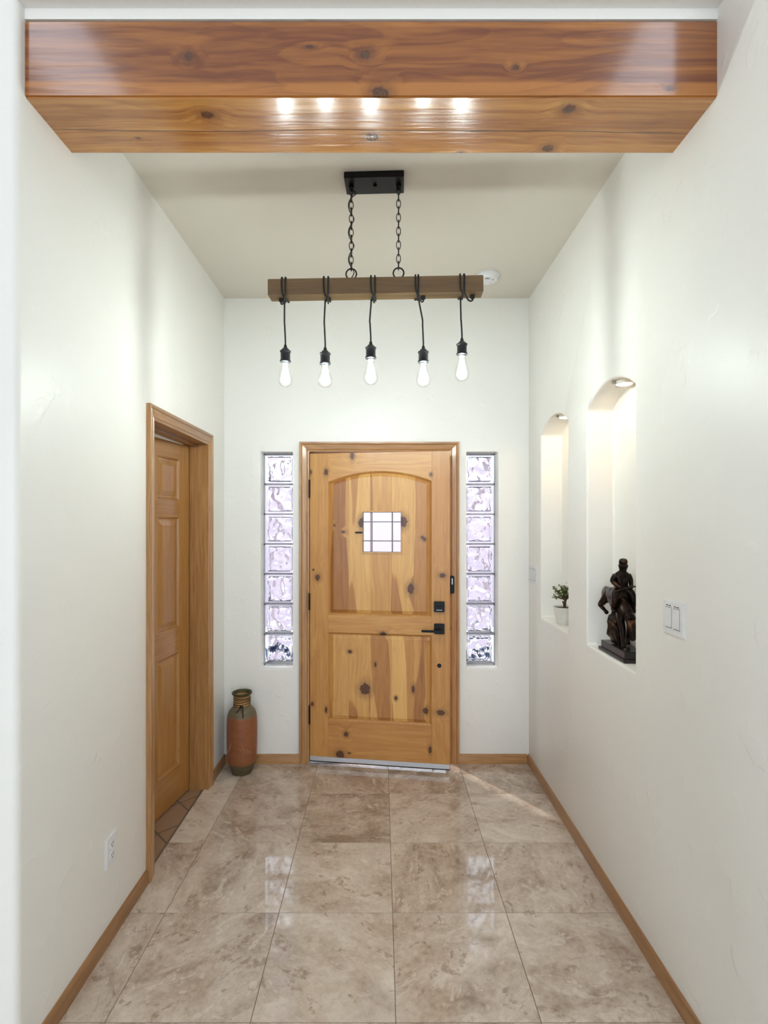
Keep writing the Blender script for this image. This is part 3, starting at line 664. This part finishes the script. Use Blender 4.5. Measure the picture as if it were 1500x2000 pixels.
for (px, y0, y1, y2, _, xa, xb, xf) in bulbs:
    X = lx(px); zz0, zz1, zz2 = [1.575+(1020-y)*2.205/FPX-ZC for y in (y0, y1, y2)]
    A, B_, F_ = lx(xa, 2.17), lx(xb, 2.17), lx(xf, 2.22)
    o_ = hw+0.0045; ct, cb = zt+0.005, zb-0.005
    pts = [(F_, 0.004, zb), (F_, 0.002, zb-0.022), ((F_+B_)/2, -0.018, zb-0.030), (B_, -o_-0.003, zb-0.006), (B_, -o_, (zt+zb)/2), (B_, -o_, zt-0.004), (B_-0.001, -hw+0.008, ct+0.002), (B_, hw-0.008, ct+0.002), (B_, o_, zt-0.006), (B_, o_, zb+0.006), (B_-0.002, hw-0.006, cb), ((A+B_)/2+0.002, -hw+0.006, cb-0.003),
           (A+0.003, -o_-0.002, zb+0.004), (A, -o_, (zt+zb)/2), (A, -o_, zt-0.004), (A, -hw+0.008, ct+0.002), (A, hw-0.008, ct+0.002), (A, o_, zt-0.006), (A, o_, zb+0.006), (A+0.001, hw-0.006, cb), ((A+X)/2, 0.006, cb-0.006), ((A+X)/2, 0.0, zb-0.03), (X-0.004, 0.0, zb-0.10), (X-0.003, 0, (zb+zz0)/2-0.02), (X, 0, zz0+0.02), (X, 0, zz0-0.008)]
    tube('cord', M_cord, pend, catmull(pts, 5), 0.0036, 7)
    lathe('cord_grip', M_cord, pend, [(0.008, zb-0.014), (0.010, zb-0.012), (0.010, zb+0.001)], 12, (F_, 0.004, 0))
    h = zz0-zz1; s_ = h/0.076
    prof = [(0.0045, 0), (0.006, -0.002), (0.0075, -0.012), (0.012, -0.016), (0.019, -0.024), (0.0235, -0.027), (0.0235, -0.031), (0.0205, -0.034), (0.0205, -0.064), (0.0235, -0.068), (0.0235, -0.074), (0.021, -0.076)]
    lathe('socket', M_sock, pend, [(r, zz0+v*s_) for r, v in prof], 24, (X, 0, 0))
    L = zz1-zz2
    gp = [(0.0145, 0.006), (0.0150, -0.05), (0.0165, -0.18), (0.0215, -0.36), (0.0275, -0.56), (0.0305, -0.70), (0.0300, -0.80), (0.0255, -0.90), (0.0170, -0.965), (0.0060, -0.995), (0.0004, -1.0)]
    gb = lathe('light_bulb', M_bulb, pend, [(r, zz1+v*L) for r, v in gp], 24, (X, 0, 0), cap=False, smooth=80)
    lathe('bulb_cap', M_brass, gb, [(0.0130, 0.012), (0.0135, -0.004), (0.008, -0.010), (0.004, -0.02)], 16, (X, 0, zz1))
    bm = bmesh.new()                                       # filament cage: eight lit rods splayed like a squirrel cage, plus stem
    for k in range(8):
        a = 2*PI*k/8; add_tube(bm, [(X+0.006*math.cos(a), 0.006*math.sin(a), zz1-0.16*L), (X+0.0185*math.cos(a), 0.0185*math.sin(a), zz1-0.74*L)], 0.0026, 6)
    from_bm('filament', bm, M_fil, gb, 60)
    lathe('glass_stem', M_brass, gb, [(0.003, zz1-0.02), (0.0015, zz1-0.55*L)], 8, (X, 0, 0))

# ------------------------------------------------------------------ smoke alarm
sm = empty('smoke_alarm', (0.632, 3.068, ZC)); tag(sm, 'round white smoke alarm on the ceiling behind the pendant', 'smoke alarm')
lathe('base_ring', M_white_pl, sm, [(0.066, 0.0), (0.068, -0.004), (0.068, -0.012), (0.064, -0.014)], 40)
cv = lathe('cover', M_white_pl, sm, [(0.061, -0.012), (0.062, -0.018), (0.060, -0.030), (0.054, -0.036), (0.030, -0.038), (0.0005, -0.038)], 40, cap=False)
for k in range(3): box('sounder_slot', M_shadowgap, cv, -0.020+0.009*k, -0.015+0.009*k, -0.040, -0.028, -0.0388, -0.037)
lathe('status_light', plain('red_led', (170, 40, 36), 0.3), cv, [(0.003, -0.0388), (0.003, -0.037)], 10, (0.020, 0.022, 0))
lathe('test_button', plain('grey_button', (190, 190, 190), 0.4), cv, [(0.007, -0.0395), (0.008, -0.038), (0.008, -0.036)], 16, (0.026, -0.020, 0))

# ------------------------------------------------------------------ niche puck lights
M_puck = emit('warm_puck', (1.0, 0.74, 0.43), NICHE_STRENGTH)
M_chrome = plain('satin_chrome', (190, 186, 180), 0.22, 1.0)
M_puckb = plain('puck_shell', (240, 236, 226), 0.4)
for ni, (y0, y1) in enumerate(NICHES):
    yc = (y0+y1)/2; zp = NS+NR
    pk = empty('puck_light', (1.036, yc, zp))
    tag(pk, ['small lit puck light at the arch top above the potted plant', 'small lit puck light at the arch top above the bronze figurine'][ni], 'puck light', 'niche puck lights')
    lathe('housing', M_puckb, pk, [(0.034, 0.0), (0.036, -0.004), (0.036, -0.014), (0.031, -0.016), (0.031, -0.0125)], 28)
    lathe('lens', M_puck, pk, [(0.030, -0.010), (0.030, -0.0135), (0.0005, -0.0145)], 28, cap=False)
    box('mounting_clip', M_chrome, pk, -0.012, 0.004, 0.036, 0.056, -0.016, -0.001, 0.002); box('mounting_clip', M_chrome, pk, -0.050, -0.036, -0.004, 0.010, -0.014, 0.0, 0.002)

# ------------------------------------------------------------------ floor vase
vase = empty('floor_vase', (-0.876, 3.268, 0.0)); tag(vase, 'tall terracotta floor vase with olive glazed neck and base in the corner', 'vase')
b = NB('vase_ceramic'); co = b.n('TexCoord').outputs['Object']; sep = b.n('SeparateXYZ', {0: co})
nz = b.n('TexNoise', {'Vector': b.vm('MULTIPLY', co, (1, 1, 5)), 'Scale': 14.0, 'Detail': 4.0}).outputs[0]
nz2 = b.n('TexNoise', {'Vector': b.vm('MULTIPLY', co, (0.3, 0.3, 8)), 'Scale': 22.0, 'Detail': 2.0}).outputs[0]
terr = b.mix(nz, s2l((120, 72, 42)), s2l((160, 100, 66))); oliv = b.mix(nz, s2l((58, 54, 32)), s2l((104, 94, 66))); tan = s2l((186, 142, 84))
zed = b.math('ADD', sep.outputs[2], b.math('MULTIPLY', b.math('SUBTRACT', nz, 0.5), 0.03))
col = b.mix(b.step(zed, 0.085, 0.058), terr, oliv); col = b.mix(b.step(zed, 0.352, 0.376), col, b.mix(nz, s2l((92, 84, 66)), s2l((126, 112, 88))))
col = b.mix(b.step(sep.outputs[2], 0.418, 0.424), col, tan); col = b.mix(b.step(sep.outputs[2], 0.484, 0.490), col, s2l((66, 62, 34)))
hgt = b.math('ADD', nz2, b.math('MULTIPLY', nz, 0.4))
M_vase = b.surf(Base_Color=col, Roughness=0.48, Normal=b.bump(hgt, 0.35, 0.004), Specular_IOR_Level=0.35)
VP = [(0.0005, 0.0), (0.058, 0.0), (0.061, 0.004), (0.068, 0.022), (0.078, 0.05), (0.086, 0.075), (0.0905, 0.105), (0.093, 0.16), (0.094, 0.24), (0.0935, 0.31), (0.092, 0.345), (0.088, 0.368), (0.079, 0.390), (0.064, 0.408), (0.053, 0.418), (0.049, 0.428), (0.0485, 0.450), (0.049, 0.478), (0.053, 0.488), (0.060, 0.494), (0.0625, 0.500), (0.061, 0.506), (0.056, 0.506), (0.049, 0.498), (0.043, 0.485), (0.041, 0.43), (0.06, 0.38), (0.06, 0.30), (0.0005, 0.30)]
lathe('body', M_vase, vase, VP, 48, cap=False, smooth=60)
M_strap = plain('dark_leather_cord', (44, 30, 20), 0.7)
for k, z in enumerate((0.426, 0.438, 0.450, 0.462, 0.474)):
    tube('neck_cord', M_strap, vase, [(0.0505*math.cos(2*PI*i/40), 0.0505*math.sin(2*PI*i/40), z+0.003*math.sin(2*PI*i/40+k)) for i in range(40)], 0.0026, 6, True)
tube('cord_tail', M_strap, vase, catmull([(0.012, -0.052, 0.430), (0.006, -0.056, 0.424), (-0.006, -0.066, 0.410), (-0.016, -0.074, 0.400)], 5), [0.004]*15+[0.005], 6)
tube('cord_tail', M_strap, vase, catmull([(0.014, -0.052, 0.430), (0.020, -0.058, 0.420), (0.026, -0.078, 0.395), (0.030, -0.086, 0.372)], 5), 0.0040, 6)
tube('cord_knot', M_strap, vase, catmull([(0.004, -0.053, 0.428), (0.012, -0.060, 0.432), (0.020, -0.055, 0.427)], 5), 0.006, 8)
M_inc = plain('pale_scratch', (196, 148, 108), 0.7)
def scratch(th0, z0, th1, z1, r=0.0949):
    tube('incised_mark', M_inc, vase, [(r*math.sin(th0+(th1-th0)*t), -r*math.cos(th0+(th1-th0)*t), z0+(z1-z0)*t) for t in (0, .33, .66, 1)], [0.0006, 0.0011, 0.0012, 0.0006], 5)
for (a, c, e, f_) in ((0.50, 0.142, 0.20, 0.215), (0.62, 0.142, 0.36, 0.190), (0.70, 0.142, 0.55, 0.180), (0.80, 0.145, 0.66, 0.170), (0.40, 0.140, 0.14, 0.185), (0.88, 0.148, 0.80, 0.165), (-0.80, 0.150, -0.55, 0.185), (-0.75, 0.165, -0.5, 0.205), (-0.9, 0.145, -0.68, 0.170), (-0.70, 0.18, -0.52, 0.222)): scratch(a, c, e, f_)

# ------------------------------------------------------------------ wall plates
def plate_root(name, label, cat, loc, rz): return tag(empty(name, loc, rz), label, cat)
M_ink = plain('label_ink', (60, 60, 62), 0.7)
def rounded_plate(root, w, h, t=0.006):
    bm = bmesh.new(); add_box(bm, -w/2, w/2, -t, 0, -h/2, h/2); bmesh.ops.recalc_face_normals(bm, faces=bm.faces); bm.normal_update()
    bmesh.ops.bevel(bm, geom=[e for e in bm.edges if e.calc_face_angle(0) > 0.6 and all(v.co.y < -t/2 for v in e.verts)], offset=0.004, segments=3, affect='EDGES')
    return from_bm('cover_plate', bm, M_white_pl, root, 35)
# right wall faces -X: local -y must point to -X -> rotate by -90 degrees (local x runs toward the camera)
sw2 = plate_root('light_switch', 'white double rocker light switch beside the figurine niche', 'light switch', (XR, 1.7075, 1.258), -PI/2)
rounded_plate(sw2, 0.122, 0.116, 0.007)
for s_ in (-0.023, 0.023):
    bm = bmesh.new(); add_prism(bm, [(-0.0065, -0.033), (-0.0115, -0.031), (-0.0085, 0.0), (-0.0075, 0.033), (-0.0055, 0.033), (-0.0055, -0.033)], lambda u, v, k, s_=s_: (s_-0.0165+0.033*k, u, v)); from_bm('rocker', bm, M_white_pl, sw2)
    box('rocker_gap', M_shadowgap, sw2, s_-0.0178, s_+0.0178, -0.0072, -0.004, -0.0345, 0.0345)
    for q in (-0.009, 0.0075): box('label_print', M_ink, sw2, s_+q-0.0065, s_+q+0.0065, -0.0073, -0.0065, 0.0385, 0.0415)
    lathe('screw', M_white_pl, sw2, [(0.003, -0.0076), (0.003, -0.006)], 10, (s_, 0, -0.048), 'y')
sw3 = plate_root('light_switch', 'white triple switch plate in the far corner beside the plant niche', 'light switch', (XR, 3.292, 1.243), -PI/2)
rounded_plate(sw3, 0.164, 0.116, 0.007)
for s_ in (-0.046, 0.0, 0.046):
    bm = bmesh.new(); add_prism(bm, [(-0.0065, -0.033), (-0.0115, -0.031), (-0.0085, 0.0), (-0.0075, 0.033), (-0.0055, 0.033), (-0.0055, -0.033)], lambda u, v, k, s_=s_: (s_-0.0165+0.033*k, u, v)); from_bm('rocker', bm, M_white_pl, sw3)
    box('rocker_gap', M_shadowgap, sw3, s_-0.0178, s_+0.0178, -0.0072, -0.004, -0.0345, 0.0345)
    box('label_print', M_ink, sw3, s_-0.008, s_+0.008, -0.0073, -0.0065, 0.0385, 0.0415)
ol = plate_root('power_outlet', 'white power outlet low on the plaster wall near the side door', 'power outlet', (XL, 1.962, 0.335), PI/2)
rounded_plate(ol, 0.076, 0.116, 0.007)
for s_ in (-0.020, 0.020):
    sk = lathe('receptacle', M_white_pl, ol, [(0.0165, -0.0085), (0.017, -0.0075), (0.017, -0.005)], 20, (0, 0, s_), 'y')
    for q in (-0.006, 0.006): box('slot', M_shadowgap, sk, q-0.0012, q+0.0012, -0.0088, -0.008, s_, s_+0.009)
    lathe('ground_hole', M_shadowgap, sk, [(0.0028, -0.0088), (0.0028, -0.008)], 10, (0, 0, s_-0.007), 'y')
lathe('screw', M_white_pl, ol, [(0.003, -0.0078), (0.003, -0.006)], 10, (0, 0, 0), 'y')

# ------------------------------------------------------------------ skinned figures
def skin(name, chains, mat, parent, root_i=0, sub=2, smooth_mod=0):
    """chains: list of lists of (x, y, z, r); a first point equal to an existing one joins there"""
    vs, es, rs = [], [], []
    def idx(p):
        for i, v in enumerate(vs):
            if abs(v[0]-p[0])+abs(v[1]-p[1])+abs(v[2]-p[2]) < 1e-6: return i
        vs.append(p[:3]); rs.append(p[3]); return len(vs)-1
    for c in chains:
        for a, b_ in zip(c, c[1:]): es.append((idx(a), idx(b_)))
    K = 10.0                                               # grown at ten times the size, then shrunk, so no vertices are merged
    me = bpy.data.meshes.new('tmp'); me.from_pydata([(v[0]*K, v[1]*K, v[2]*K) for v in vs], es, []); o = bpy.data.objects.new('tmp', me); COL.objects.link(o)
    md = o.modifiers.new('s', 'SKIN'); md.use_smooth_shade = True; md.branch_smoothing = 0.4
    if not me.skin_vertices: me.attributes.new('skin', 'FLOAT_VECTOR', 'POINT')
    for i, sv in enumerate(me.skin_vertices[0].data): r = rs[i]*K; sv.radius = (r, r); sv.use_root = (i == root_i)
    sb = o.modifiers.new('u', 'SUBSURF'); sb.levels = sub; sb.render_levels = sub
    dg = bpy.context.evaluated_depsgraph_get(); new = bpy.data.meshes.new_from_object(o.evaluated_get(dg)); new.name = name
    bpy.data.objects.remove(o); bpy.data.meshes.remove(me)
    for v in new.vertices: v.co /= K
    for p in new.polygons: p.use_smooth = True
    new.materials.clear(); return finish(name, new, mat, parent)

b = NB('dark_bronze'); co = b.n('TexCoord').outputs['Object']
nz = b.n('TexNoise', {'Vector': co, 'Scale': 26.0, 'Detail': 5.0}).outputs[0]
col = b.ramp(nz, [(0.40, s2l((22, 15, 12))), (0.60, s2l((46, 31, 23))), (0.75, s2l((104, 72, 48)))])
M_bronze = b.surf(Base_Color=col, Roughness=0.30, Metallic=0.75, Normal=b.bump(b.n('TexNoise', {'Vector': co, 'Scale': 90.0, 'Detail': 3.0}).outputs[0], 0.5, 0.003))
M_base = plain('black_marble_base', (34, 31, 34), 0.22)
fx, fy, fz = 1.032, 2.225, NZ+0.0003
fig = empty('bronze_figurine', (fx, fy, fz)); tag(fig, 'dark bronze rider on horseback figurine on a black stepped base in a niche', 'figurine')
bs = box('plinth', M_base, fig, -0.046, 0.050, -0.122, 0.128, 0.000, 0.016, 0.003); box('plinth_step', M_base, bs, -0.038, 0.042, -0.112, 0.116, 0.016, 0.045, 0.002)
# rock under the hind legs
bm = bmesh.new(); bmesh.ops.create_icosphere(bm, subdivisions=4, radius=1.0)
for v in bm.verts:
    n_ = mnoise.noise(v.co*2.2)*0.30+mnoise.noise(v.co*5.0)*0.14; p = v.co*(1+n_)
    t = (p.z+1)/2; v.co = Vector((p.x*0.027*(1.2-0.3*t), p.y*(0.050-0.016*t)+0.030+0.052*t, 0.104+p.z*0.064))
from_bm('rock', bm, M_bronze, fig, 60)
rump = (0, 0.112, 0.262, 0.036); brl = (0, 0.045, 0.252, 0.040); chest = (0, -0.030, 0.222, 0.038); nk = (0, -0.070, 0.192, 0.027); pol = (0, -0.094, 0.150, 0.021); muz = (0, -0.100, 0.086, 0.012)
ch = [[brl, rump], [brl, chest, nk, pol, (0, -0.102, 0.118, 0.017), muz], [rump, (0, 0.150, 0.274, 0.012), (0, 0.172, 0.250, 0.012), (0, 0.176, 0.215, 0.009), (0, 0.168, 0.19, 0.004)],
      [pol, (0.014, -0.088, 0.172, 0.006), (0.016, -0.088, 0.186, 0.002)], [pol, (-0.014, -0.088, 0.172, 0.006), (-0.016, -0.088, 0.186, 0.002)]]
for s_ in (-1, 1):
    ch.append([rump, (s_*0.024, 0.118, 0.222, 0.022), (s_*0.028, 0.152, 0.196, 0.012), (s_*0.022, 0.112, 0.178, 0.008), (s_*0.018, 0.094, 0.166, 0.011)])
    ch.append([chest, (s_*0.022, -0.034, 0.176, 0.018), (s_*0.023, -0.046+0.02*s_, 0.126, 0.012), (s_*0.023, -0.036+0.03*s_, 0.076, 0.008), (s_*0.023, -0.046+0.03*s_, 0.050, 0.012)])
skin('horse', ch, M_bronze, fig)
pel = (0, 0.010, 0.292, 0.024); tor = (0, -0.002, 0.330, 0.026); sh_ = (0, -0.010, 0.356, 0.022); nck = (0, -0.013, 0.368, 0.010); hd = (0, -0.018, 0.384, 0.022); hdt = (0, -0.018, 0.402, 0.022)
ch = [[pel, tor, sh_, nck, hd, hdt]]
for s_ in (-1, 1):
    ch.append([pel, (s_*0.034, -0.018, 0.278, 0.017), (s_*0.042, -0.030, 0.240, 0.013), (s_*0.042, -0.014, 0.204, 0.010), (s_*0.043, -0.034, 0.194, 0.009)])
    ch.append([sh_, (s_*0.028, -0.006, 0.352, 0.014), (s_*0.041, 0.000, 0.322, 0.011), (s_*0.026, -0.036, 0.300, 0.009), (s_*0.018, -0.048, 0.300, 0.009)])
rider = skin('rider', ch, M_bronze, fig)
lathe('cap', M_bronze, rider, [(0.0165, 0.399), (0.0178, 0.403), (0.0172, 0.410), (0.0150, 0.416), (0.009, 0.420), (0.0005, 0.421)], 20, (0, -0.018, 0), cap=False)
tube('nose', M_bronze, rider, [(0, -0.0335, 0.394), (0, -0.0385, 0.388), (0, -0.034, 0.386)], 0.0028, 6)
tube('rod', M_bronze, fig, [(-0.044, -0.040, 0.283), (-0.010, -0.052, 0.296), (0.020, -0.054, 0.303), (0.052, -0.056, 0.308)], [0.0045, 0.0045, 0.0032, 0.0028], 8)
from_bm_saddle = lathe('saddle', M_bronze, fig, [(0.040, -0.030), (0.0435, -0.028), (0.0440, 0.0), (0.0435, 0.028), (0.040, 0.030)], 24, (0, 0.012, 0.247), 'y')

# ------------------------------------------------------------------ potted succulent
pl = empty('potted_plant', (1.031, 2.915, NZ)); tag(pl, 'small bushy green succulent in a white ribbed pot in a niche', 'potted plant')
M_pot = plain('white_glazed_pot', (226, 224, 218), 0.25)
prof = [(0.0005, 0.0), (0.034, 0.0), (0.036, 0.003)]
for k in range(9):
    t = k/9; r = 0.0375+0.020*t; prof += [(r, 0.006+0.086*t), (r+0.0020, 0.006+0.086*(t+0.035)), (r+0.0022, 0.006+0.086*(t+0.075))]
prof += [(0.0585, 0.094), (0.0595, 0.099), (0.0575, 0.100), (0.0555, 0.097), (0.053, 0.085), (0.0005, 0.085)]
lathe('pot', M_pot, pl, prof, 40, cap=False, smooth=50)
lathe('soil', plain('potting_soil', (40, 32, 26), 0.95), pl, [(0.054, 0.084), (0.0535, 0.0905), (0.03, 0.093), (0.0005, 0.094)], 28, cap=False)
M_bark = plain('woody_stem', (72, 58, 44), 0.85)
base = (0.002, 0, 0.088, 0.010); t1 = (0.004, 0, 0.118, 0.009); t2 = (0.006, 0, 0.142, 0.008)
br = [[base, t1, t2], [t1, (-0.010, -0.004, 0.128, 0.004), (-0.013, -0.005, 0.133, 0.003)]]
tips = []
for (dx, dy, dz) in ((-0.030, 0.0, 0.035), (-0.055, -0.005, 0.018), (-0.048, 0.012, 0.060), (0.028, -0.01, 0.045), (0.046, 0.0, 0.030), (0.0, 0.025, 0.055), (-0.012, -0.030, 0.050), (0.020, 0.030, 0.062), (-0.030, 0.030, 0.040), (0.030, -0.032, 0.060), (0.0, 0.0, 0.075), (-0.026, -0.012, 0.078), (0.042, 0.012, 0.072)):
    dx, dy, dz = dx*1.15, dy*1.1, dz*1.0
    m = (t2[0]+dx*0.5, dy*0.5, t2[2]+dz*0.42, 0.0045); e = (t2[0]+dx, dy, t2[2]+dz, 0.003); br.append([t2, m, e]); tips.append((m, e))
skin('stem', br, M_bark, pl, 0, 1)
b = NB('succulent_leaf'); nz = b.n('TexNoise', {'Vector': b.n('TexCoord').outputs['Object'], 'Scale': 45.0}).outputs[0]
M_leaf = b.surf(Base_Color=b.ramp(nz, [(0.35, s2l((58, 80, 36))), (0.65, s2l((122, 142, 70)))]), Roughness=0.4)
bm = bmesh.new()
for (m, e) in tips:
    m, e = Vector(m[:3]), Vector(e[:3])
    for k in range(26):
        p = m.lerp(e, random.uniform(0.3, 1.15))+Vector((random.uniform(-1, 1), random.uniform(-1, 1), random.uniform(-1, 1)))*0.011
        dv = Vector((random.uniform(-1, 1), random.uniform(-1, 1), random.uniform(-0.4, 0.8))).normalized(); up = dv.cross(Vector((0.3, 0.2, 1))).normalized(); nn = dv.cross(up)
        L, w_ = random.uniform(0.012, 0.019), random.uniform(0.0045, 0.0070)
        a = bm.verts.new(p-dv*L*0.5); z_ = bm.verts.new(p+dv*L*0.5); q = [bm.verts.new(p+dv*L*0.1+up*w_*math.cos(t)+nn*0.0018*math.sin(t)) for t in (0, PI/2, PI, 3*PI/2)]
        for i in range(4): bm.faces.new((a, q[(i+1) % 4], q[i])); bm.faces.new((z_, q[i], q[(i+1) % 4]))
fo = from_bm('foliage', bm, M_leaf, pl, 80); fo['kind'] = 'stuff'

# ------------------------------------------------------------------ outside the front door: what the glass blocks show
M_conc = plain('pale_concrete', (206, 200, 192), 0.9)
struct(box('ground', M_conc, None, -12, 12, 3.60, 24, -0.16, -0.03), 'pale sunlit concrete path outside the front door', 'path')
M_stucco = paint('pink_stucco', (190, 177, 188), 0.9)
struct(box('wall_garden', M_stucco, None, -12, 12, 8.0, 8.2, -0.1, 2.2), 'pale pink garden wall blurred behind the glass blocks', 'wall')
sunshade = empty('sunshade', (0, 3.60, 0)); struct(sunshade, 'stucco porch outside the front door, added to block the sun', 'sunshade')  # added: roof keeps the sun out, posts put darker shapes behind the blocks
box('roof', M_stucco, sunshade, -3.0, 3.0, 0.0, 1.9, 2.72, 2.92)
for px_ in (-1.35, 1.35): box('post', M_stucco, sunshade, px_-0.14, px_+0.14, 1.55, 1.83, -0.03, 2.72, 0.02)
M_agave = plain('blue_green_leaf', (62, 84, 118), 0.6)
for si, (sx_, lab) in enumerate(((-0.80, 'blue green spiky plant behind the glass blocks by the hinges'), (0.79, 'blue green spiky plant behind the glass blocks by the handle'))):
    ag = empty('agave_plant', (sx_, 4.36, -0.03)); tag(ag, lab, 'plant', 'plants outside the door')
    for k in range(26):
        a = k*2.39996; el = 0.35+1.05*(k/26); L = 0.70-0.08*(k/26); dv = Vector((math.cos(a)*math.cos(el), math.sin(a)*math.cos(el), math.sin(el))); sd = Vector((-math.sin(a), math.cos(a), 0)); nn = dv.cross(sd)
        bm = bmesh.new(); rows = []
        for t, w_ in ((0, 0.04), (0.35, 0.065), (0.7, 0.050), (1.0, 0.003)):
            p = dv*L*t+Vector((0, 0, 0.02-0.06*t*t)); rows.append([bm.verts.new(p+sd*w_), bm.verts.new(p+nn*0.010*(1-t)), bm.verts.new(p-sd*w_), bm.verts.new(p-nn*0.016*(1-t*0.9))])
        for r0, r1 in zip(rows, rows[1:]):
            for i in range(4): bm.faces.new((r0[i], r0[(i+1) % 4], r1[(i+1) % 4], r1[i]))
        bm.faces.new(rows[0]); bm.faces.new(rows[-1]); from_bm('leaf', bm, M_agave, ag, 40)
